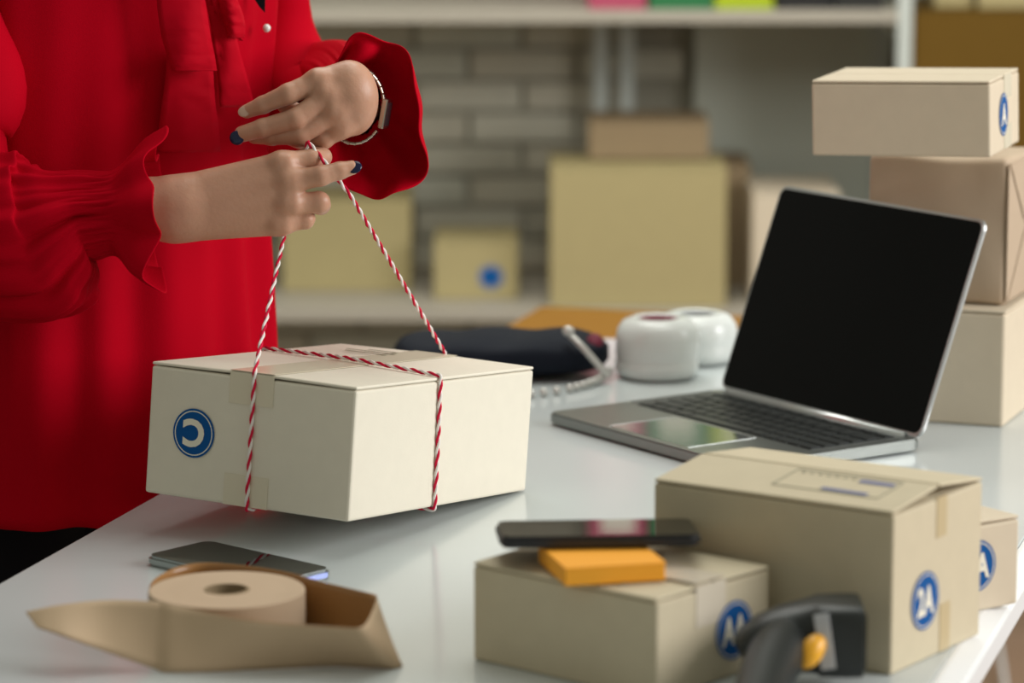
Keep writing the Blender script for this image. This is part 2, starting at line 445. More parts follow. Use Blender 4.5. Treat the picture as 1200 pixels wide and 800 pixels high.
P = on(1192, 707, TT); a36 = math.radians(36)
ux, uy = Vector((math.cos(a36), math.sin(a36), 0)), Vector((-math.sin(a36), math.cos(a36), 0))
a3 = carton('cardboard_box', 'small tan carton at the table edge, half hidden behind the 2A carton', (0.088, 0.13, 0.07), P-ux*0.088, a36, CARD_P, seam='y', raise_=0.001)
emblem(a3, (-0.001, -0.0653, 0.036), (1, 0, 0), (0, 0, 1), 0.0205, 'AA', 0, 1.15)

# stack on the right
a21 = math.radians(-21)
uS = Vector((math.cos(a21), math.sin(a21), 0))
c0 = on(1175, 501, TT)
carton('cardboard_box', 'tan carton at the bottom of the stack behind the laptop', (0.14, 0.18, 0.113), c0-uS*0.14, a21, CARD_P, seam='y', bevel=0.003)
# paper-wrapped parcel
wp_c = Vector((0.4755, 3.412, TT+0.1136))
wp = thing('wrapped_parcel', 'parcel wrapped in brown kraft paper, middle of the stack', 'parcel', wp_c-uS*0.069+Vector((-uS.y, uS.x, 0))*0.065, (0, 0, a21))
b = box_bm(0.138, 0.13, 0.141, (0, 0, 0.0705), 0.006, 3)
bmesh.ops.subdivide_edges(b, edges=[e for e in b.edges if e.calc_length() > 0.05], cuts=6, use_grid_fill=True)
for v in b.verts:
    v.co.z = max(v.co.z+0.0016*math.sin(v.co.x*55+v.co.y*38)*(v.co.z > 0.06), 0.0003)
    v.co.y += 0.0012*math.sin(v.co.x*70+v.co.z*40)
build('paper_wrap', b, CARD_W, wp, smooth=True)
# folded triangular end flaps on the right side
for tri in (((0.0697, -0.060, 0.137), (0.0697, 0.062, 0.137), (0.0715, 0.002, 0.072)), ((0.0697, -0.060, 0.004), (0.0697, 0.062, 0.004), (0.0715, 0.002, 0.069)),
            ((0.0692, -0.0649, 0.1385), (0.0692, -0.0649, 0.0025), (0.0712, -0.002, 0.0705))):
    bb = bmesh.new(); vs = [bb.verts.new(p) for p in tri]; ff = bb.faces.new(vs)
    e = bmesh.ops.extrude_face_region(bb, geom=[ff]); bmesh.ops.translate(bb, vec=(0.0011, 0, 0), verts=[v for v in e['geom'] if isinstance(v, bmesh.types.BMVert)])
    bmesh.ops.recalc_face_normals(bb, faces=bb.faces)
    build('folded_end', bb, CARD_W, wp)
RT = Matrix.Rotation(math.radians(-19.4), 3, 'Z') @ Matrix.Rotation(math.radians(-1.67), 3, 'Y')
tp = carton('cardboard_box', 'long flat tan carton with a blue mark, on top of the stack', (0.169, 0.1305, 0.0705), (0.2814, 3.3365, CAM_Z-0.4076-0.0025), RT, CARD_P, seam='x', tape=None)
emblem(tp, (0.0848, -0.008, 0.034), (0, 1, 0), (0, 0, 1), 0.020, 'A', 0, 1.2)
for z in (0.059, 0.012): build('tape', box_bm(0.0004, 0.034, 0.022, (0.0848, 0.012, z)), TAPE, tp)

# ------------------------------------------------------------------ laptop
ly = math.radians(-55.45)
lp = thing('laptop', 'open silver laptop with a black blank screen, on the white table', 'laptop', Vector((0.0336, 3.3986, TT)), (0, 0, ly))
LL, LW, LH = 0.304, 0.2135, 0.0125
b = rounded_slab(LL, LW, LH-0.002, 0.010, 0.0016); bmesh.ops.translate(b, vec=(LL/2, LW/2, 0.002), verts=b.verts)
base = build('base', b, ALU, lp)
for x in (0.03, LL-0.03):
    for y in (0.025, LW-0.025): build('rubber_foot', lathe([(0, 0), (0.006, 0), (0.006, 0.003), (0, 0.003)], 16), KEYM, lp).location = (x, y, 0)
kx0, kx1, ky0, ky1 = 0.018, LL-0.018, 0.093, 0.197
b = rounded_slab(kx1-kx0, ky1-ky0, 0.0003, 0.004, 0); bmesh.ops.translate(b, vec=((kx0+kx1)/2, (ky0+ky1)/2, LH), verts=b.verts)
kw = build('keyboard', b, WELL, lp)
keym = {}
rows = [[1.4]+[1]*12+[1.0], [1]*13+[1.6], [1.6]+[1]*13, [1.85]+[1]*11+[1.85], [2.3]+[1]*10+[2.3], [1, 1, 1, 1.25, 5.2, 1.25, 1, 1, 1, 1]]
nrow = len(rows); rh = (ky1-ky0-0.003)/nrow
for r, rw in enumerate(rows):
    tot = sum(rw); unit = (kx1-kx0-0.003)/tot; x = kx0+0.0015
    hgt = rh*(0.62 if r == 0 else 1.0)
    yc = ky1-0.0015-(r+0.5)*rh + (0.15*rh if r == 0 else 0)
    for wd in rw:
        key = (round(wd*unit, 4), round(hgt, 4))
        if key not in keym:
            o = build('key', rounded_slab(wd*unit-0.0026, hgt-0.0026, 0.0011, 0.0016, 0.0003, 2), KEYM, kw); keym[key] = o.data
        else:
            o = bpy.data.objects.new('key', keym[key]); COL.objects.link(o); o.parent = kw
        o.location = (x+wd*unit/2, yc, LH+0.0003); x += wd*unit
b = rounded_slab(0.122, 0.078, 0.0003, 0.004, 0); bmesh.ops.translate(b, vec=(LL/2, 0.048, LH-0.0001), verts=b.verts)
tpd = build('trackpad', b, PAD, lp)
for cx, cy, sx, sy in ((LL/2, 0.0875, 0.123, 0.001), (LL/2-0.0615, 0.048, 0.001, 0.079), (LL/2+0.0615, 0.048, 0.001, 0.079)):
    build('trackpad_rim', box_bm(sx, sy, 0.0004, (cx, cy, LH+0.0001)), ALU_L, tpd)
for x in (0.009, LL-0.009):
    build('speaker_grille', box_bm(0.008, 0.10, 0.0002, (x, 0.145, LH)), mat('grille', (0.06, 0.065, 0.06), 0.6), lp)
build('hinge', tube([(0.02, LW-0.004, LH-0.001), (LL-0.02, LW-0.004, LH-0.001)], 0.0045, 16), ALU_L, lp, smooth=True)
LIDA = math.radians(21.0)
hp = Vector((0, LW-0.002, LH+0.0005)); ldir = Vector((0, math.sin(LIDA), math.cos(LIDA))); ln = Vector((0, -math.cos(LIDA), math.sin(LIDA)))
LIDH = 0.2125
ML = frame_mat(hp, Vector((1, 0, 0)), ldir, ln)
b = rounded_slab(LL, LIDH, 0.005, 0.010, 0.0012); bmesh.ops.transform(b, matrix=ML @ Matrix.Translation((LL/2, LIDH/2, -0.004)), verts=b.verts)
lid = build('lid', b, ALU_L, lp)
b = rounded_slab(LL-0.006, LIDH-0.006, 0.0008, 0.008, 0); bmesh.ops.transform(b, matrix=ML @ Matrix.Translation((LL/2, LIDH/2, 0.0009)), verts=b.verts)
build('screen', b, SCREEN, lid)

# ------------------------------------------------------------------ phones
def phone(label, c, rot, rim, back, L=0.146, W=0.0712, H=0.0082):
    t = thing('smartphone', label, 'phone', c, rot)
    build('case', rounded_slab(L, W, H, 0.010, 0.0022), rim, t, smooth=False)
    b = rounded_slab(L-0.004, W-0.004, 0.0004, 0.0085, 0); bmesh.ops.translate(b, vec=(0, 0, H), verts=b.verts)
    build('screen', b, PHGL, t)
    for x in (0.018, 0.034): build('side_button', box_bm(0.012, 0.001, 0.0022, (x, -W/2-0.0003, H*0.5), 0.0004, 1), rim, t)
    build('charging_port', box_bm(0.0006, 0.009, 0.0025, (L/2+0.0001, 0, H*0.45)), KEYM, t)
    return t
yp = math.radians(-42.0); uP = Vector((math.cos(yp), math.sin(yp), 0)); vP = Vector((-uP.y, uP.x, 0))
ph = phone('black-screened phone with a silver rim lying on the table behind the paper tape roll', Vector((-0.2974, 2.8195, TT+0.0002))+uP*0.073+vP*0.0356, (0, 0, yp), PHS, PHBL)
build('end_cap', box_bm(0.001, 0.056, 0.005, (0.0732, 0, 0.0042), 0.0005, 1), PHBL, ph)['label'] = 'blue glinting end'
# orange note pad and the phone on it
ZA = TT+0.0745
c1 = on(662, 688, ZA); a15 = math.radians(14)
uN = Vector((math.cos(a15), math.sin(a15), 0)); vN = Vector((-uN.y, uN.x, 0))
pad = thing('note_pad', 'orange sticky note pad on the AA carton, under the black phone', 'note pad', c1+uN*0.037+vN*0.039+Vector((0, 0, 0.0003)), (0, 0, a15))
b = box_bm(0.073, 0.076, 0.0128, (0, 0, 0.0064), 0.0006, 1)
build('sheet_block', b, ORANGE, pad)
build('top_sheet', box_bm(0.0735, 0.0765, 0.0003, (0.0004, 0.0003, 0.01295)), ORANGE, pad)
a4 = math.radians(3.5)
pc = at(702, 646, 2.497); pz = ZA+0.0138
ph2c = Vector((0.0618, 2.536, pz-0.0008))
phone('black phone with a reflective dark screen, lying across the orange note pad', ph2c, (math.radians(-3.0), 0, a4), PHB, PHB, L=0.145)

# ------------------------------------------------------------------ paper tape roll
rc = on(266, 691, TT+0.042); rc.z = TT+0.0005
roll = thing('paper_tape_roll', 'roll of brown kraft paper tape with a loose unwound strip, on the table', 'tape', rc)
R0, Ri = 0.0575, 0.0165
build('wound_paper', lathe([(Ri, 0.0), (R0-0.0005, 0.0), (R0, 0.0006), (R0, 0.0414), (R0-0.0006, 0.042), (R0*0.75, 0.0417), (R0*0.5, 0.042), (Ri+0.0005, 0.042), (Ri, 0.0415), (Ri, 0.0)], 72), KRAFT, roll)
build('core', lathe([(Ri-0.0002, 0.0), (Ri-0.0002, 0.0425), (Ri-0.002, 0.0425), (Ri-0.002, 0.0), (Ri-0.0002, 0.0)], 40), CARD_B, roll)
st = [((174, 695, .041), None), ((178, 682, .041), None), ((191, 672, .0415), None), ((212, 663, .0425), None), ((245, 659, .043), None), ((300, 664, .0425), None), ((340, 671, .042), None), ((372, 680, .042), None), ((405, 688, .042), None), ((430, 694, .0415), None), ((441, 698, .040), (466, 778, 0.0)), ((436, 716, .040), (471, 781, 0.0)), ((424, 734, .038), (458, 783, 0.0)),
      ((400, 734.5, .037), (425, 782, 0)), ((370, 733, .037), (385, 781, 0)), ((330, 730, .038), (335, 783, 0)), ((290, 726, .040), (290, 785, 0)), ((255, 720, .042), (255, 787, 0)), ((222, 713, .044), (222, 788, 0)), ((200, 708, .046), (199, 788, 0)), ((189, 705.5, .0465), (189, 787, 0)),
      ((180, 704.5, .047), (180, 783, .002)), ((150, 703, .047), (152, 773, .009)), ((115, 703.5, .046), (118, 761, .017)), ((75, 708, .044), (82, 748, .026)), ((48, 713, .041), (56, 739, .030)), ((30, 717, .038), (43, 735, .031))]
rowsv = []
for a, b_ in st:
    A = on(a[0], a[1], TT+0.0006+a[2])
    B = on(b_[0], b_[1], TT+0.0006+b_[2]) if b_ else Vector((A.x, A.y, TT+0.0006))
    rowsv.append((A, B))
def cr(p0, p1, p2, p3, t): return 0.5*((2*p1)+(p2-p0)*t+(2*p0-5*p1+4*p2-p3)*t*t+(3*p1-p0-3*p2+p3)*t**3)
def spline(pts, n):
    out = []
    for i in range(len(pts)-1):
        p0, p1, p2, p3 = pts[max(i-1, 0)], pts[i], pts[i+1], pts[min(i+2, len(pts)-1)]
        for k in range(n): out.append(cr(p0, p1, p2, p3, k/n))
    out.append(pts[-1]); return out
TA, TB = spline([r[0] for r in rowsv], 4), spline([r[1] for r in rowsv], 4)
v = []; nc = 9
for A, B in zip(TA, TB):
    for j in range(nc):
        q = A.lerp(B, j/(nc-1)); q.z = max(q.z, TT+0.0006); v.append(tuple(q))
o = build('loose_strip', (v, grid_faces(len(TA), nc, False)), GLUE, roll, world=True, smooth=True); o['label'] = 'unwound strip with a glossy brown glued inner face'
o.data.materials.append(KRAFT_S)
md = solid(o, 0.0007); md = o.modifiers[-1]; md.material_offset = 1; md.material_offset_rim = 0; md.offset = 0
o.data.polygons.foreach_set('material_index', [0]*len(o.data.polygons))

# ------------------------------------------------------------------ barcode scanner
def loft(st, n=28, p=2.6):
    """st: (centre, side half, up half, squareness); cross-sections stand across the path"""
    C = [q[0] for q in st]; v = []
    for i, q0 in enumerate(st):
        t = (C[min(i+1, len(C)-1)]-C[max(i-1, 0)]).normalized()
        side = t.cross(Vector((0, 0, 1))).normalized(); up = side.cross(t); pp = q0[3] if len(q0) > 3 else p
        for k in range(n):
            a = 2*PI*(k+0.5)/n; c_, s_ = math.cos(a), math.sin(a)
            q = q0[0]+side*(q0[1]*math.copysign(abs(c_)**(2/pp), c_))+up*(q0[2]*math.copysign(abs(s_)**(2/pp), s_)); v.append(tuple(q))
    f_ = grid_faces(len(st), n, True); f_.append(tuple(range(n))[::-1]); f_.append(tuple(range((len(st)-1)*n, len(st)*n)))
    return v, f_
scn = thing('barcode_scanner', 'black handheld barcode scanner with a yellow trigger, lying by the 2A carton', 'scanner', on(960, 785, TT))
YS = 2.452
hd = [(at(x, (t_+b_)/2, YS-0.012*max(0, (930-x)/70)), sd, (b_-t_)/2/1690-sd*0.16, p_) for x, t_, b_, sd, p_ in
      ((867, 745, 778, .008, 2.2), (872, 735, 782, .013, 2.2), (881, 725, 787, .018, 2.3), (896, 713, 791, .022, 2.4), (920, 702, 793, .025, 2.6), (950, 695, 794, .026, 3.2), (957, 693.5, 794.5, .0265, 4.5), (958.5, 692.5, 795.5, .028, 5), (985, 692, 796, .029, 6), (1002, 692, 796, .029, 6), (1008, 693, 795, .0285, 6), (1009, 697, 791, .026, 6))]
build('head', loft(hd), SCANB, scn, world=True, smooth=True).modifiers.new('sharp', 'EDGE_SPLIT').split_angle = math.radians(32)
hn = [(at(932, 748, 2.462), .012, .016), (at(920, 757, 2.435), .019, .021), (at(908, 772, 2.41), .0195, .0205), (at(898, 793, 2.375), .019, .0195), (at(886, 830, 2.322), .0185, .0182), (at(876, 875, 2.232), .019, .018), (at(874, 890, 2.21), .014, .013)]
build('handle', loft(hn, 24, 2.2), SCANG, scn, world=True, smooth=True)
tr = at(951, 763, 2.416)
ax = (at(962, 745, 2.425)-at(938, 783, 2.41)).normalized(); az = Vector((0.35, -0.9, 0.25)); az = (az-ax*az.dot(ax)).normalized()
build('trigger', ellipsoid(tr, (0.0145, 0.0085, 0.008), Matrix((ax, az.cross(ax), az)).transposed()), YEL, scn, world=True, smooth=True)['label'] = 'yellow trigger'
la, lb = at(962, 719, 2.4205), at(971, 784, 2.4205); lx = (lb-la).normalized(); lz = Vector((-.1, -1, 0.1)); lz = (lz-lx*lz.dot(lx)).normalized()
build('label_strip', box_bm((lb-la).length, 0.0105, 0.0012, (0, 0, 0), 0.0003, 1, M=frame_mat((la+lb)/2, lx, lz.cross(lx), lz)), LABELG, scn, world=True)
wn = hd[-1][0]
build('scan_window', box_bm(0.001, 0.046, 0.040, (0, 0, 0), 0.0003, 1, M=Matrix.Translation(wn+Vector((0.0012, 0, 0)))), PHGL, scn, world=True)

# ------------------------------------------------------------------ things at the back of the table
po = on(588, 448, TT)
pch = thing('pouch', 'navy pouch edged with silver beads, behind the tied parcel', 'pouch', (0.0, 3.665, TT))
def pouch_pt(u, v_):
    # u along the length -1..1, v_ angle around
    xx = at(588, 425, 3.665).x+u*0.111
    k = max(0.0, 1-abs(u)**3.5)**0.5
    hh = 0.0215*(0.35+0.65*k)
    ww = 0.060*(0.25+0.75*k)
    c_, s_ = math.cos(v_), math.sin(v_)
    return Vector((xx, 3.665+0.02*u*0.3+ww*math.copysign(abs(c_)**0.8, c_), TT+0.0236+hh*math.copysign(abs(s_)**0.7, s_)+0.002*math.sin(u*9+v_*2)*max(0, s_)))
v = []; NU = 40
for i in range(NU+1):
    for k in range(32): v.append(tuple(pouch_pt(-1+2*i/NU, 2*PI*k/32)))
fc = grid_faces(NU+1, 32, True); fc.append(tuple(range(32))[::-1]); fc.append(tuple(range(NU*32, NU*32+32)))
build('fabric_body', (v, fc), NAVY, pch, world=True, smooth=True)
zp = [at(664, 389, 3.625), at(678, 402, 3.612), at(692, 417, 3.606), at(704, 431, 3.606), at(712, 440, 3.61)]
build('zip_edge', tube(spline(zp, 6), 0.0035, 10), BEAD, pch, world=True, smooth=True)
build('zip_pull', ellipsoid(at(666, 388, 3.62), (0.0065, 0.005, 0.0055)), BEAD, pch, world=True, smooth=True)
bm0 = None
bp = spline([on(560, 463, TT+0.004), on(600, 463, TT+0.004), on(630, 461, TT+0.004), on(660, 457, TT+0.004), on(690, 449, TT+0.005), on(708, 440, TT+0.007), on(715, 432, TT+0.01)], 4)
acc = 0; last = bp[0]; pts = [bp[0]]
for q in bp[1:]:
    if (q-pts[-1]).length > 0.0088: pts.append(q)
for q in pts:
    q = q.copy(); q.z = max(q.z, TT+0.0046)
    if bm0 is None:
        o = build('bead', ellipsoid((0, 0, 0), (0.0045,)*3, nu=12, nv=8), BEAD, pch, smooth=True); bm0 = o.data
    else:
        o = bpy.data.objects.new('bead', bm0); COL.objects.link(o); o.parent = pch
    o.location = q-pch.location
build('lining', ellipsoid(at(697, 404, 3.655), (0.010, 0.02, 0.012)), MAROON, pch, world=True, smooth=True)['label'] = 'maroon lining'

def white_roll(label, px, py, ysz, core, rz, r=0.047, h=0.062):
    c = on(px, py, TT)
    t = thing('tape_roll', label, 'tape', Vector((c.x, c.y, TT+0.0004)), (0, 0, rz), 'white wrapped tape rolls')
    del t['group']
    pr = [(0.0, 0.0), (r-0.012, 0.0), (r-0.004, 0.002), (r, 0.009), (r, 0.016), (r-0.0015, 0.02), (r, 0.024), (r, h-0.02), (r-0.002, h-0.011), (r-0.008, h-0.003), (r-0.016, h), (0.021, h), (0.0195, h-0.003), (0.0195, 0.01)]
    v, fc = lathe(pr, 40)
    v = [(x*(1+0.02*math.sin(5*math.atan2(y, x)+z*90)), y*(1+0.02*math.sin(4*math.atan2(y, x))), z) for x, y, z in v]
    build('wrapped_roll', (v, fc), WRAP, t, smooth=True)
    build('core', lathe([(0.0193, 0.004), (0.0193, h-0.001), (0.016, h-0.001), (0.016, 0.004)], 28), core, t, smooth=True)
    build('core_plug', lathe([(0.0, h-0.006), (0.0165, h-0.006)], 28), core, t)
    return t
white_roll('white wrapped tape roll with a dark red core, beside the navy pouch', 770, 441, 1, CORE_R, 0.3, 0.0435)
white_roll('white wrapped tape roll with a grey core, behind the one with the red core', 816, 423, 1, CORE_G, 1.1, 0.0430, 0.052)

carton('cardboard_box', 'tall ochre carton standing on the floor just beyond the far end of the white table', (0.52, 0.455, 0.688), tpt(1.25, -0.03, 0.0005), math.atan2(EN.y, EN.x), MAIL, seam='x', gap=0.001)

# ------------------------------------------------------------------ background shelving
SY0, SY1 = 5.56, 5.96
ZL, ZU = 0.492, 0.9615
XR = at(1057, 60, SY0).x; XL = -0.95
sh_ = thing('shelving_unit', 'tall pale open shelving unit against the grey brick wall', 'shelf', ((XL+XR)/2, (SY0+SY1)/2, 0))
def shelf(z, x0, x1, m=SHELFM): return build('shelf_board', box_bm(x1-x0, SY1-SY0, 0.019, ((x0+x1)/2, (SY0+SY1)/2, z-0.0095), 0.001, 1), m, sh_, world=True)
shelf(ZU, XL, XR); shelf(ZL, XL, XR); shelf(0.08, XL, XR); shelf(1.43, XL, XR)
for x in (XR, XL):
    for y in (SY0+0.01, SY1-0.012): build('upright', box_bm(0.022, 0.022, 1.46, (x+0.004, y, 0.73), 0.001, 1), POST, sh_, world=True)
    for z in (ZU-0.035, ZL-0.035): build('side_rail', box_bm(0.016, SY1-SY0-0.04, 0.022, (x+0.004, (SY0+SY1)/2, z), 0.001, 1), POST, sh_, world=True)
for px in (704, 735):
    q = at(px, 80, SY1-0.01); build('back_post', box_bm(0.022, 0.015, ZU-ZL-0.02, (q.x, SY1-0.01, (ZL+ZU)/2-0.01), 0.001, 1), POST, sh_, world=True)
XR2 = XR
build('shelf_board', box_bm(0.70, SY1-SY0, 0.019, (XR2+0.375, (SY0+SY1)/2, ZL-0.0095), 0.001, 1), SHELFM, sh_, world=True)
for y in (SY0+0.01, SY1-0.012): build('upright', box_bm(0.022, 0.022, 1.46, (XR2+0.736, y, 0.73), 0.001, 1), POST, sh_, world=True)

def bgbox(label, x0, x1, ytop, y, z, m, depth=0.2, seam='x', rot=0.0, tape=None):
    a = at(x0, ytop, y); b_ = at(x1, ytop, y)
    return carton('cardboard_box', label, (b_.x-a.x, depth, a.z-z), (a.x, y, z), rot, m, seam=seam, tape=tape, tape_w=0.03)
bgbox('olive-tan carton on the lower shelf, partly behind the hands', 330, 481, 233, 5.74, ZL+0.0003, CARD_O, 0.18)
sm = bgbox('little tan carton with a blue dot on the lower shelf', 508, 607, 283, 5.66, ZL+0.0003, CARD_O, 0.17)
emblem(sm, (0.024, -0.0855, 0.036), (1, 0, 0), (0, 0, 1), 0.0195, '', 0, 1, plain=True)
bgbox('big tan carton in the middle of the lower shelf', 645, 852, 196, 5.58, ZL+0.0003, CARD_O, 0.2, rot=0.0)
bgbox('added dark carton standing in for the shade beside the big tan carton', 780, 879, 191, 5.79, ZL+0.0003, CARD_B, 0.15)  # added; its dark colour stands in for the big carton's shaded side
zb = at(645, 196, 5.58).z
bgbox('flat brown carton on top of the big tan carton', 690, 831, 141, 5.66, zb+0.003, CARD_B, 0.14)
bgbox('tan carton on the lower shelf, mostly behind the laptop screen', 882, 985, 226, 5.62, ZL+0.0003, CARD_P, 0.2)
xo = at(1066, 18, 5.5)
o1 = carton('cardboard_box', 'tall ochre carton behind the stack of boxes', (0.34, 0.3, xo.z-ZL), (XR2+0.018, 5.575, ZL+0.0003), 0.0, CARD_OR, seam='y')
zt = xo.z+0.002
x1 = at(1095, 0, 5.62).x
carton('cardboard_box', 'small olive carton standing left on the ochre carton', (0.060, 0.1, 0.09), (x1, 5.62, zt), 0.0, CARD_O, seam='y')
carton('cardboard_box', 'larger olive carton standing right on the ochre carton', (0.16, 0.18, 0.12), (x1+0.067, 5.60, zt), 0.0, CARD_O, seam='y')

def binder(label, px0, px1, col, h=0.31):
    a, b_ = at(px0, 12, 5.585), at(px1, 12, 5.585); wd = b_.x-a.x
    m = mat('binder_'+label.split()[0], col, 0.45)
    t = thing('ring_binder', label, 'binder', ((a.x+b_.x)/2, 5.585+0.13, ZU+0.0003))
    build('spine', box_bm(wd, 0.004, h, (0, -0.128, h/2), 0.001, 1), m, t)
    for s in (-1, 1): build('cover', box_bm(0.003, 0.256, h, (s*(wd/2-0.0015), 0.001, h/2), 0.0005, 1), m, t)
    build('pages', box_bm(wd-0.012, 0.22, h-0.02, (0, 0.005, h/2)), CREAM, t)
    build('finger_ring', tube([(0.011*math.cos(k*PI/8), -0.1305, 0.05+0.011*math.sin(k*PI/8)) for k in range(16)], 0.0018, 8, True), ALU, t)
    build('spine_label', box_bm(wd*0.6, 0.0006, 0.09, (0, -0.1303, h*0.68)), CREAM, t)
binder('pink ring binder on the upper shelf', 690, 757, (0.42, 0.06, 0.12))
binder('green ring binder on the upper shelf', 761, 835, (0.015, 0.16, 0.05))
binder('lime ring binder on the upper shelf', 838, 906, (0.37, 0.47, 0.006))
binder('black ring binder next to the lime one on the upper shelf', 910, 975, (0.008, 0.008, 0.008))
binder('charcoal ring binder at the right end of the upper shelf', 978, 1036, (0.014, 0.014, 0.012))

cb = [on(1165, 722, 0.006), on(1169, 745, 0.006), on(1173, 770, 0.006), on(1177, 795, 0.006), on(1181, 830, 0.006)]
o = build('cable', tube(spline(cb, 4), 0.0035, 8), EDGE, smooth=True); o['label'] = 'thin white cable lying on the brown floor by the table'; o['category'] = 'cable'
#PERSON
# ------------------------------------------------------------------ person
FA = math.radians(50)
FW = Vector((math.sin(FA), -math.cos(FA), 0)); LT = Vector((math.cos(FA), math.sin(FA), 0))    # facing, and her left
PC = Vector((-0.366, 3.225, 0))
HIP = Vector((-0.428, 3.268, 0))
man = thing('person', 'person in a red blouse with a ribbon bow, tying twine around the cream parcel', 'person', (HIP.x, HIP.y, 0))

def hand_mesh(y0, palm, fingers, lo, hi, h=1.15, kf=8.0):
    """hand as a distance field in pixel-sized units (x right, y down, z away), carried to the world at distance y0"""
    Pq = field(lo, hi, h)
    D = None
    for a, b, r1, r2 in palm:
        d = rcone(Pq, a, b, r1, r2); D = d if D is None else smin(D, d, 12.0)
    out = D
    for fg in fingers:
        d = None
        for a, b, r1, r2 in fg:
            q = rcone(Pq, a, b, r1, r2); d = q if d is None else smin(d, q, 3.5)
        out = smin(out, smin(D, d, kf), 1.2)
    V, F = nets(out, lo, h)
    W = [tuple(at(x, y, y0+z*0.00073)) for x, y, z in V.tolist()]
    return W, F.tolist()
def chain(*pts):
    return [(p[:3], q[:3], p[3], q[3]) for p, q in zip(pts[:-1], pts[1:])]

Y_UP, Y_LO = 3.03, 3.00
# her left hand (upper one), reaching from the right
up_palm = [((409, 97, 8), (374, 96, -2), 26, 14), ((411, 110, 4), (384, 112, -8), 27, 14.5), ((412, 122, 6), (394, 131, -8), 27, 14), ((411, 133, 12), (399, 150, -2), 26, 12),
           ((370, 92, -11), (376, 94, -11), 9, 9), ((381, 110, -18), (387, 112, -18), 9, 9), ((391, 130, -18), (397, 131, -17), 8.5, 8.5), ((397, 149, -8), (402, 149, -8), 8, 8),
           ((410, 112, 8), (410, 122, 70), 28, 27), ((410, 122, 70), (424, 126, 220), 27, 33)]
up_f = [chain((374, 95, -3, 13.5), (338, 110, -14, 12.2), (308, 123, -4, 10.2), (289, 130.5, 4, 8.2)),
        chain((384, 113, -9, 13.5), (347, 139, -20, 12.5), (308, 150, -12, 11), (284, 157, -5, 9.6)),
        chain((393, 132, -9, 12.5), (352, 158, -14, 11.5), (318, 160, -2, 10), (298, 160, 6, 8.5)),
        chain((398, 150, -3, 11.5), (380, 163, -2, 11), (350, 164, 10, 9.5), (332, 160, 18, 8)),
        chain((416, 132, 30, 15), (372, 140, 32, 12.5), (344, 130, 14, 10), (333, 125, 5, 8))]
h1 = hand_mesh(Y_UP, up_palm, up_f, (268, 55, -46), (492, 188, 226))
# her right hand (lower one), coming from the left
lo_palm = [((205, 228, 6), (330, 193, -2), 20, 14.5), ((205, 240, 2), (338, 213, -7), 24, 15), ((205, 252, 4), (338, 238, -6), 26, 14.5), ((207, 258, 8), (328, 262, 0), 25, 13),
           ((329, 190, -10), (336, 190, -10), 9.5, 9.5), ((337, 212, -16.5), (344, 212, -16.5), 9.5, 9.5), ((337, 239, -15.5), (344, 239, -15.5), 9.5, 9.5), ((326, 263, -7), (333, 263, -7), 8.5, 8.5),
           ((130, 246, 12), (212, 243, 8), 39, 35), ((60, 250, 28), (130, 246, 12), 41, 39), ((240, 226, 18), (300, 222, 18), 20, 17)]
lo_f = [chain((330, 192, -2, 14), (366, 187, 2, 12.2), (378, 184, 20, 10.5), (372, 180, 36, 8.5)),
        chain((338, 213, -8, 14), (376, 206, -16, 11.8), (398, 200, -12, 10.2), (412, 196.5, -9, 8.6)),
        chain((338, 239, -7, 13.5), (374, 237, -6, 12.5), (376, 240, 18, 11), (352, 240, 30, 9)),
        chain((328, 262, -1, 12), (358, 258, 2, 10), (360, 256, 18, 9), (340, 254, 28, 8)),
        chain((238, 232, 24, 17), (296, 206, 38, 14), (340, 190, 36, 11.5), (366, 180, 30, 9))]
h2 = hand_mesh(Y_LO, lo_palm, lo_f, (20, 155, -46), (432, 305, 84), 1.25)
# the rest of the body, under the clothes
SHL, SHR = PC+LT*0.165+Vector((0, 0, 1.36)), PC-LT*0.165+Vector((0, 0, 1.36))
CHEST = PC+Vector((0, 0, 1.22)); NECK = PC+FW*0.015+Vector((0, 0, 1.40)); PEL = HIP+Vector((0, 0, 0.88))
HEAD = PC+FW*0.055+Vector((0, 0, 1.555))
SHL = at(303, -185, 3.365); SHR = at(-100, -180, 3.11); AML = at(311, -20, 3.37); AM2 = at(324, 44, 3.36); ELL, ELR = at(386, 118, 3.32), at(-35, 270, 3.025)
AR1, AR2, AR3 = at(-98, -160, 3.11), at(-58, 20, 3.085), at(-50, 190, 3.045)
WRL, WRR = at(430, 124, Y_UP+0.12), at(60, 250, Y_LO+0.03)
LTm = np.array(LT); FWm = np.array(FW)
lo = np.array((-0.86, 2.94, -0.005)); hi = np.array((-0.10, 3.55, 1.46))
Pq = field(lo, hi, 0.0125)
def cones(Pq, L, k=0.05):
    D = None
    for a, b, r1, r2 in L:
        d = rcone(Pq, np.array(a), np.array(b), r1, r2); D = d if D is None else smin(D, d, k)
    return D
up_body = [(PEL-LT*0.045, PEL+LT*0.045, .082, .082), (PEL, CHEST-Vector((0, 0, 0.1)), .088, .088), (CHEST-LT*0.06, CHEST+LT*0.06, .088, .088), (CHEST, NECK-Vector((0, 0, 0.06)), .09, .05), (NECK-Vector((0, 0, 0.05)), NECK+Vector((0, 0, 0.1)), .046, .046),
           (PC-LT*0.12+Vector((0, 0, 1.345)), PC+LT*0.12+Vector((0, 0, 1.345)), .038, .038)]
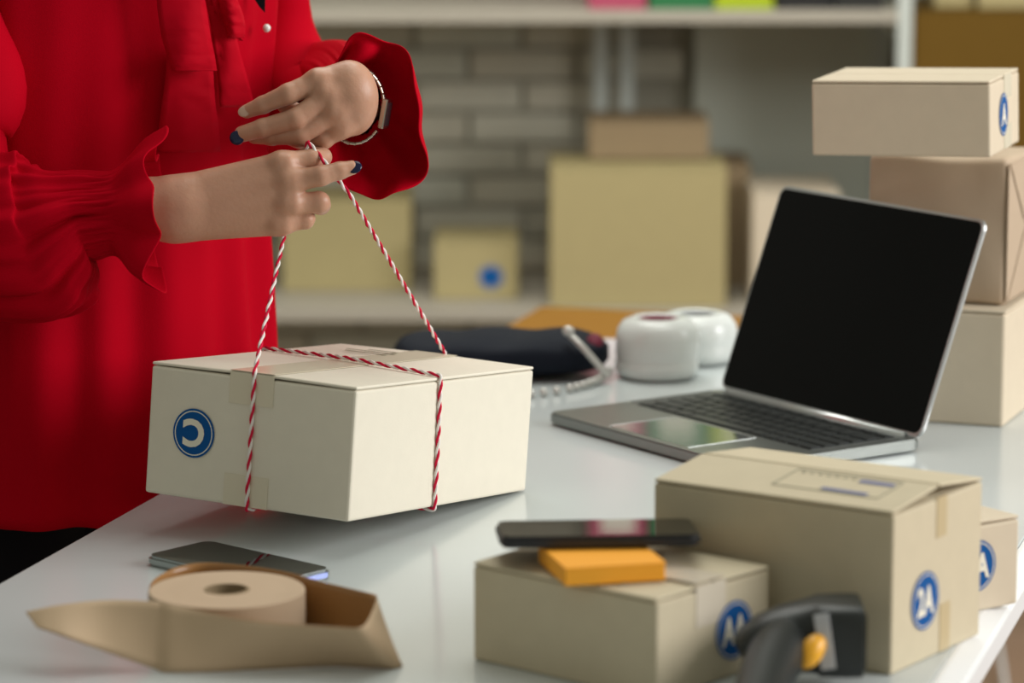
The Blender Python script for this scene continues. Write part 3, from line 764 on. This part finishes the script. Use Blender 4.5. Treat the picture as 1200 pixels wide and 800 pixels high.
arm_l = [(SHR, AR1, .036, .034), (AR1, AR2, .034, .032), (AR2, AR3, .032, .031), (AR3, ELR, .031, .030), (ELR, WRR, .030, .026), (PC+LT*0.12+Vector((0, 0, 1.345)), SHL, .034, .030), (PC-LT*0.12+Vector((0, 0, 1.345)), SHR, .034, .034), (SHL, AML, .030, .024), (AML, AM2, .024, .023), (AM2, ELL, .023, .024), (ELL, WRL, .025, .022)]
def leg(s):
    a = HIP+LT*0.075*s+Vector((0, 0, 0.86)); k = HIP+LT*0.09*s+FW*0.02+Vector((0, 0, 0.46)); an = HIP+LT*0.09*s-FW*0.01+Vector((0, 0, 0.08)); toe = an+FW*0.15+Vector((0, 0, -0.045))
    return [(a, k, .085, .055), (k, an, .055, .036), (an-Vector((0, 0, .03)), toe, .036, .028)]
D = smin(cones(Pq, up_body+leg(1)+leg(-1), 0.035), cones(Pq, arm_l, 0.01), 0.012)
b3 = nets(D, lo, 0.0125)
# head
lo4 = np.array(HEAD)-0.15; P4 = field(lo4, lo4+0.30, 0.006)
Hc = HEAD
def hp_(f_, l_, z_): return np.array(Hc+FW*f_+LT*l_+Vector((0, 0, z_)))
Q = P4-np.array(Hc); loc = np.stack([Q@FWm, Q@LTm, Q[..., 2]], -1).astype(np.float32)
D4 = sell(loc, (-0.01, 0, 0.02), (.095, .075, .10))
D4 = smin(D4, sell(loc, (0.035, 0, -0.055), (.048, .048, .055)), .03)
D4 = smin(D4, rcone(loc, (0.082, 0, 0.0), (0.102, 0, -0.032), .008, .011), .012)
for s_ in (-1, 1):
    D4 = np.maximum(D4, -smin(sell(loc, (0.098, 0.032*s_, 0.002), (.016, .018, .011)), D4*0+1, .01))
    D4 = smin(D4, sell(loc, (0.073, 0.031*s_, 0.001), (.013, .014, .011)), .004)
    D4 = smin(D4, sell(loc, (-0.005, 0.074*s_, -0.008), (.018, .008, .03)), .006)
for z_ in (-0.058, -0.066): D4 = smin(D4, rcone(loc, (0.078, -0.02, z_), (0.078, 0.02, z_), .006, .006), .005)
D4 = smin(D4, rcone(loc, (-0.02, 0, -0.05), (-0.04, 0, -0.16), .048, .046), .03)
b4 = nets(D4, lo4, 0.006)
V, F = [], []
for bv, bf in (h1, h2, b3, b4):
    o0 = len(V); V += [tuple(map(float, q)) for q in bv]; F += [tuple(i+o0 for i in q) for q in (bf if isinstance(bf, list) else bf.tolist())]
body = build('body', (V, F), SKIN, man, world=True, smooth=True)
D5 = np.maximum(sell(loc, (-0.02, 0, 0.028), (.103, .086, .108)), -(sell(loc, (0.10, 0, -0.035), (.062, .060, .080))))
D5 = smin(D5, sell(loc, (-0.115, 0, 0.0), (.045, .05, .045)), .02)
D5 = smin(D5, np.maximum(sell(loc, (-0.05, 0, -0.03), (.055, .08, .09)), -(loc[..., 2]+0.11)), .02)
build('hair', nets(D5, lo4, 0.006), HAIR, man, world=True, smooth=True)
LIP = mat('lip', (0.42, 0.10, 0.09), 0.4); EYEW = mat('eye_white', (0.75, 0.72, 0.70), 0.2); IRIS = mat('eye_iris', (0.03, 0.015, 0.008), 0.1)
RH = Matrix((FW, LT, Vector((0, 0, 1)))).transposed()
def hv(f_, l_, z_): return Hc+FW*f_+LT*l_+Vector((0, 0, z_))
for s_ in (-1, 1):
    ey = build('eye', ellipsoid(hv(0.079, 0.031*s_, 0.001), (.0095, .014, .0062), RH), EYEW, man, world=True, smooth=True)
    build('iris', ellipsoid(hv(0.0865, 0.031*s_, -0.0005), (.0026, .0055, .0055), RH), IRIS, ey, world=True, smooth=True)
    build('eyebrow', ellipsoid(hv(0.0845, 0.033*s_, 0.0195), (.004, .017, .0028), RH), HAIR, man, world=True, smooth=True)
for z_ in (-0.0585, -0.0655): build('lip', ellipsoid(hv(0.0825, 0, z_), (.0055, .021, .0042), RH), LIP, man, world=True, smooth=True)
def nail(c, d, nrm, l, wd, m, lab):
    x = Vector(d).normalized(); z = Vector(nrm); z = (z-x*z.dot(x)).normalized()
    o = build('fingernail', ellipsoid((0, 0, 0), (l, wd, 0.0016)), m, man, world=False, smooth=True)
    o.data.transform(frame_mat(c, x, z.cross(x), z)); o.data.transform(inv(man)); o['label'] = lab
nail(at(415.5, 195.8, Y_LO-0.0105), at(412, 196.5, 3)-at(398, 200, 3), (0.05, -0.85, 0.55), .0062, .0058, NAIL, 'navy blue painted nail')
nail(at(277.5, 161.5, Y_UP-0.0085), at(284, 157, 3)-at(308, 150, 3), (-0.45, -0.85, -0.1), .0062, .0062, NAIL, 'navy blue painted nail')
nail(at(286, 130.5, Y_UP-0.002), at(289, 130.5, 3)-at(308, 123, 3), (-0.2, -0.85, 0.3), .0055, .0048, NAILP, 'pale unpainted nail')

# trousers
L = [(PEL-LT*0.055+Vector((0, 0, -0.02)), PEL+LT*0.055+Vector((0, 0, -0.02)), .098, .098)]
for s_ in (1, -1):
    a, k, an = leg(s_)[0][0], leg(s_)[0][1], leg(s_)[1][1]
    L += [(a, k, .090, .072), (k, an, .075, .062)]
D6 = np.maximum(np.maximum(cones(Pq, L, 0.03), Pq[..., 2]-0.93), 0.06-Pq[..., 2])
build('trousers', nets(D6, lo, 0.0125), BLACKF, man, world=True, smooth=True)
for s_ in (1, -1):
    an, toe = leg(s_)[2][0], leg(s_)[2][1]
    lo7 = np.array((min(an.x, toe.x)-.07, min(an.y, toe.y)-.07, 0.0)); P7 = field(lo7, lo7+np.array((.32, .32, .14)), 0.008)
    D7 = np.maximum(cones(P7, [(an, toe, .046, .036), (an-FW*0.03, an, .042, .046)], 0.02), 0.004-P7[..., 2])
    build('shoe', nets(D7, lo7, 0.008), BLACKF, man, world=True, smooth=True)

# blouse body: rings from the hem to the neck
def ip(z, tab):
    for (z0, v0), (z1, v1) in zip(tab[:-1], tab[1:]):
        if z <= z1 or z1 == tab[-1][0]:
            t = min(max((z-z0)/(z1-z0), 0), 1); t = t*t*(3-2*t); return v0+(v1-v0)*t
def torso_pt(th, z):
    a = ip(z, ((0.66, .180), (0.80, .176), (1.0, .168), (1.2, .176), (1.30, .178), (1.36, .155), (1.42, .075), (1.44, .06)))
    b_ = ip(z, ((0.66, .118), (0.80, .114), (1.0, .108), (1.2, .128), (1.30, .108), (1.36, .085), (1.42, .065), (1.44, .058)))
    b_ *= 1+ip(z, ((0.66, 0.75), (0.85, 0.7), (1.02, 0.35), (1.2, 0.0), (1.44, 0.0)))*max(0, -math.sin(th))**0.6
    lean = ip(z, ((0.66, 0.0), (0.78, 0.0), (1.2, 0.0), (1.44, 0.012)))
    amp = ip(z, ((0.66, .010), (0.9, .0075), (1.1, .0045), (1.3, .003), (1.44, .001)))
    d = amp*(0.55*math.sin(7*th+1.1+1.5*z)+0.45*math.sin(13*th+0.4-2.2*z)+0.3*math.sin(19*th+2.0+3*z))
    c = PC+FW*lean
    p = c+LT*((a+d)*math.cos(th))+FW*((b_+d)*math.sin(th)); p.z = z
    return p
NT = 220; ZS = [0.0]*0
rows_ = 64; v = []
def edge_x(y): return -0.405+0.2866*(y-2.759)
for i in range(rows_+1):
    t = i/rows_
    for k in range(NT):
        th = 2*PI*k/NT
        q = torso_pt(th, 0.75)
        over = (q.x-edge_x(q.y))                         # how far this column stands over the table
        zl = 0.708+0.004*math.sin(3*th)
        s_ = min(max((over+0.016)/0.020, 0), 1); s_ = s_*s_*(3-2*s_)
        zh = zl+(TT+0.0035-zl)*s_
        z = zh+(1.44-zh)*t
        p = torso_pt(th, z)
        if z < TT+0.004:                                 # below the table top the cloth hangs beside the edge
            lim = edge_x(p.y)-0.006
            if p.x > lim: p.x = lim
        v.append(tuple(p))
bl = build('blouse', (v, grid_faces(rows_+1, NT, True)), RED, man, world=True, smooth=True)
solid(bl, 0.0012, 1.0)
TPTS = v
def proj(p):
    x, y, z = p[0], p[1], p[2]-CAM_Z
    d = y*_c-z*_s
    return 600+FPX*x/d, 400-FPX*(y*_s+z*_c)/d
TP = np.array([(*proj(p), p[1]) for p in v])
def ty(px, py, r=9):
    m = (abs(TP[:, 0]-px) < r) & (abs(TP[:, 1]-py) < 14)
    return float(TP[m][:, 2].min()) if m.any() else 3.2
def sleeve(name, st, nphi, disp, m, parent, sub=6):
    """st: (px, py, distance, radius a, radius b) in photograph pixels; rings stand across the path"""
    C = [at(*s[:3]) for s in st]; R = [Vector((s[3], s[4], 0)) for s in st]
    C, R = spline(C, sub), spline(R, sub); v = []; n = len(C)
    upv = Vector((0, 0, 1))
    for i in range(n):
        t = (C[min(i+1, n-1)]-C[max(i-1, 0)]).normalized()
        if i == 0 or True:
            ref = upv if abs(t.z) < 0.8 else Vector((1, 0, 0))
        A = (ref-t*ref.dot(t)).normalized() if i == 0 else (A-t*A.dot(t)).normalized()
        B = t.cross(A)
        for k in range(nphi):
            ph = 2*PI*k/nphi
            d, ax = disp(i/(n-1), ph)
            q = C[i]+(A*(math.cos(ph)*(R[i].x+d))+B*(math.sin(ph)*(R[i].y+d)))*0.00073+t*ax*0.00073
            v.append(tuple(q))
    o = build(name, (v, grid_faces(n, nphi, True)), m, parent, world=True, smooth=True)
    solid(o, 0.0011, 0)
    return o
# her right sleeve
def d_up(t, ph): return 3.0*math.sin(2*ph+9*t)+2.2*math.sin(3*ph-14*t)+2*math.sin(30*t+ph), 0
def shst(p, r): return (*proj(p), p.y, r, r)
sleeve('sleeve', [shst(PC-LT*0.085+Vector((0, 0, 1.385)), 40), shst(PC-LT*0.15+Vector((0, 0, 1.352)), 72), (-100, -170, 3.11, 70, 70), (-84, -60, 3.10, 68, 66), (-58, 40, 3.08, 68, 66), (-40, 106, 3.06, 67, 66), (-56, 150, 3.045, 64, 70), (-60, 230, 3.03, 76, 76)], 72, d_up, RED, bl)
def d_fore(t, ph):
    g = math.exp(-((t-0.60)/0.15)**2)                    # the shirred band
    fl = max(0, (t-0.72)/0.28)                           # the flared ruffle
    pf = max(0, 1-abs(t-0.42)/0.36)                      # the full part before the band
    d = g*(1.5*math.sin(34*ph+12*t)+1.0*math.sin(53*ph+2)) + pf*(5*math.sin(9*ph+1.0+3*t)+3.5*math.sin(15*ph+2.2-5*t)+1.5*math.sin(26*ph))
    d += fl*(13*math.sin(5*ph+0.6)+7*math.sin(8*ph+2.1))
    d += 12*pf*max(0, -math.cos(ph))                     # the cloth sags below the arm
    return d, fl*(9*math.sin(4*ph+1.2)+5*math.sin(7*ph))
sleeve('sleeve', [(-112, 262, 3.05, 74, 70), (-70, 266, 3.035, 86, 74), (-25, 272, 3.02, 92, 74), (15, 276, 3.01, 92, 70), (48, 272, 3.005, 91, 64), (70, 262, 3.0, 70, 56), (92, 252, 3.0, 49, 47), (112, 250, 3.0, 46, 45), (132, 249, 3.0, 47, 46), (147, 249, 3.0, 58, 55), (165, 249, 3.0, 76, 68), (186, 249, 3.0, 86, 76)], 220, d_fore, RED, bl, 7)
# her left sleeve
sleeve('sleeve', [shst(PC+LT*0.085+Vector((0, 0, 1.385)), 40), shst(PC+LT*0.145+Vector((0, 0, 1.345)), 66), (302, -180, 3.365, 62, 62), (306, -100, 3.37, 54, 54), (311, -20, 3.37, 46, 50), (322, 40, 3.36, 50, 52), (350, 109, 3.335, 74, 60), (392, 124, 3.31, 78, 64)], 72, d_up, RED, bl)
def d_fore2(t, ph):
    g = math.exp(-((t-0.55)/0.14)**2); fl = max(0, (t-0.66)/0.34)
    d = g*(1.5*math.sin(30*ph)+math.sin(47*ph+1))+(1-fl)*2.5*math.sin(7*ph+5*t)
    d += fl*(6*math.sin(3*ph+2.6)+4.5*math.sin(5*ph+0.2)+3*math.sin(8*ph+1.0))
    return d, fl*(10*math.sin(4*ph+0.5)+6*math.sin(7*ph+1.5))
sleeve('sleeve', [(296, 132, 3.385, 64, 54), (335, 128, 3.37, 70, 58), (372, 122, 3.35, 74, 62), (400, 115, 3.31, 72, 62), (414, 116, 3.26, 66, 60), (420, 120, 3.19, 52, 48), (418, 124, 3.13, 37, 36), (417, 125, 3.105, 35, 34), (428, 130, 3.09, 58, 48), (437, 137, 3.075, 84, 62), (434, 140, 3.058, 96, 66)], 200, d_fore2, RED, bl, 6)
# ribbon bow: flat tails and a loop hanging at the front
def ribbon(pts, th=0.0012, off=0.006, name='ribbon_tail', curl=0.0):
    """pts: rows of (left px, right px, py)"""
    v = []; nc = 9
    P0 = spline([Vector((a, b_, y)) for a, b_, y in pts], 6)
    for i, q in enumerate(P0):
        yl = [ty(q.x+(q.y-q.x)*j/(nc-1), q.z) for j in range(nc)]
        ym = min(yl)
        for j in range(nc):
            s_ = j/(nc-1)
            y_ = 0.5*ym+0.5*yl[j]-off-curl*math.sin(PI*s_)*0.6-0.002*math.sin(5*s_+i*0.25)
            v.append(tuple(at(q.x+(q.y-q.x)*s_, q.z, y_)))
    o = build(name, (v, grid_faces(len(P0), nc, False)), REDS, bl, world=True, smooth=True)
    return solid(o, th, 0)
ribbon([(176, 236, -60), (182, 238, -20), (185, 242, 15), (190, 247, 45), (198, 252, 70), (201, 254, 83)], off=0.030, curl=0.007)
ribbon([(196, 248, 55), (194, 250, 90), (190, 252, 120), (186, 256, 150), (184, 258, 178)], off=0.010, curl=0.004)
ribbon([(232, 256, -50), (238, 262, -15), (246, 272, 25), (252, 282, 65), (256, 292, 100), (258, 298, 125)], off=0.012, curl=0.003)
ribbon([(246, 262, -50), (250, 268, -25), (254, 276, -4), (259, 284, 16), (264, 287, 32), (267, 286, 44)], off=0.030, curl=0.012, name='bow_loop')
ribbon([(236, 256, -50), (240, 260, -25), (247, 266, 0), (255, 272, 22), (263, 280, 40), (268, 285, 47)], off=0.017, curl=-0.004, name='bow_loop')
ribbon([(222, 262, -84), (218, 264, -66), (226, 258, -48)], off=0.036, curl=0.01, name='bow_knot')
build('pearl_button', ellipsoid(at(312.5, 33, ty(306, 33)-0.012), (0.0037,)*3), PEARL, bl, world=True, smooth=True)['label'] = 'white pearl button'
q = [at(293, -14, 3.19), at(311, -14, 3.19), at(310.5, 15, 3.19), at(304, 8, 3.19), at(297, -3, 3.19)]
bb = bmesh.new(); bb.faces.new([bb.verts.new(p_) for p_ in q]); solid(build('collar_lining', bb, BLACKF, bl, world=True), 0.0015)

# ------------------------------------------------------------------ wristwatch
wt = thing('wristwatch', 'small steel bracelet watch on the wrist of the upper hand', 'watch', at(444, 130, Y_UP+0.03))
WA, WB = 35.0, 45.0; wc = (416, 123); wz = lambda a: 0.022+0.006*math.cos(a)
def wpt(a, k=1.0): return at(wc[0]+WA*k*math.cos(a), wc[1]+WB*k*math.sin(a), Y_UP+wz(a))
NLK = 30
for i in range(NLK):
    a = 2*PI*i/NLK
    if abs(math.atan2(math.sin(a-0.22), math.cos(a-0.22))) < 0.42: continue
    p, q = wpt(a), wpt(a+0.01); x = (q-p).normalized(); y = Vector((0.25, 0.95, -0.1)); y = (y-x*y.dot(x)).normalized()
    build('link', box_bm(0.0062, 0.0085, 0.0022, (0, 0, 0), 0.0006, 1, M=frame_mat(p, x, y, x.cross(y))), STEEL, wt, world=True)
a = 0.22; p, q = wpt(a, 1.04), wpt(a+0.01, 1.04); x = (q-p).normalized(); y = Vector((0.25, 0.95, -0.1)); y = (y-x*y.dot(x)).normalized(); z = y.cross(x)
if z.x < 0: z = -z; y = -y
M = frame_mat(p, x, y, z)
cs = build('case', box_bm(0.026, 0.016, 0.0055, (0, 0, 0), 0.0014, 2, M=M), STEEL, wt, world=True)
build('dial', box_bm(0.020, 0.012, 0.0004, (0, 0, 0.003), 0, M=M), STEEL_D, cs, world=True)
build('crown', box_bm(0.003, 0.002, 0.002, (0, -0.009, 0), 0.0004, 1, M=M), STEEL, wt, world=True)

# ------------------------------------------------------------------ twine
def twine_path(raw, step=0.0012):
    out = [raw[0]]
    for a, b_ in zip(raw[:-1], raw[1:]):
        n = max(1, int((b_-a).length/step))
        out += [a.lerp(b_, k/n) for k in range(1, n+1)]
    for _ in range(3):
        out = [out[0]]+[(out[i-1]+out[i]*2+out[i+1])/4 for i in range(1, len(out)-1)]+[out[-1]]
    return out
def strand_verts(path, phase, n=6, r=0.00125, ro=0.00085, pitch=0.0195):
    v = []; s_ = 0; up = None; m = len(path)
    for i, p in enumerate(path):
        t = (path[min(i+1, m-1)]-path[max(i-1, 0)]).normalized()
        if up is None: up = t.orthogonal().normalized()
        up = (up-t*up.dot(t)).normalized(); sd = t.cross(up)
        if i: s_ += (path[i]-path[i-1]).length
        a = 2*PI*s_/pitch+phase
        c = p+(up*math.cos(a)+sd*math.sin(a))*ro
        for k in range(n):
            b_ = 2*PI*k/n; v.append(tuple(c+(up*math.cos(b_)+sd*math.sin(b_))*r))
    return v, grid_faces(m, n, True)
e = 0.0021
u2 = 0.103
gL, gR = at(336, 262, Y_LO+0.012), at(361, 166, Y_LO+0.004)
A1 = PL(u2, -e, 0.11+e)
run1 = [gR, gL, A1, PL(u2, -e, 0.055), PL(u2, -e, -e), PL(u2+0.002, 0.15, -e), PL(u2, 0.3+e, -e), PL(u2, 0.3+e, 0.055), PL(u2+0.005, 0.3+e, 0.11+e), at(410, 228, Y_LO-0.002), at(383, 193, Y_LO-0.0105), gR]
run2 = [PL(-e, 0.175, 0.11+e), PL(0.1, 0.152, 0.1128+e), PL(0.2+e, 0.132, 0.11+e), PL(0.2+e, 0.1345, 0.055), PL(0.2+e, 0.136, -e), PL(0.1, 0.14, -e), PL(-e, 0.16, -e), PL(-e, 0.165, 0.055), PL(-e, 0.175, 0.11+e)]
tw = thing('twine', 'red and white twine looped around the cream parcel and held up by the hands', 'string', PL(0.1, 0.15, 0.115))
for nm_, ph_, m_ in (('red_strand', 0, TW_R), ('white_strand', PI, TW_W)):
    V, F = [], []
    for rn in (run1, run2):
        vv, ff = strand_verts(twine_path(rn), ph_); o0 = len(V); V += vv; F += [tuple(i+o0 for i in q_) for q_ in ff]
    build(nm_, (V, F), m_, tw, world=True, smooth=True)
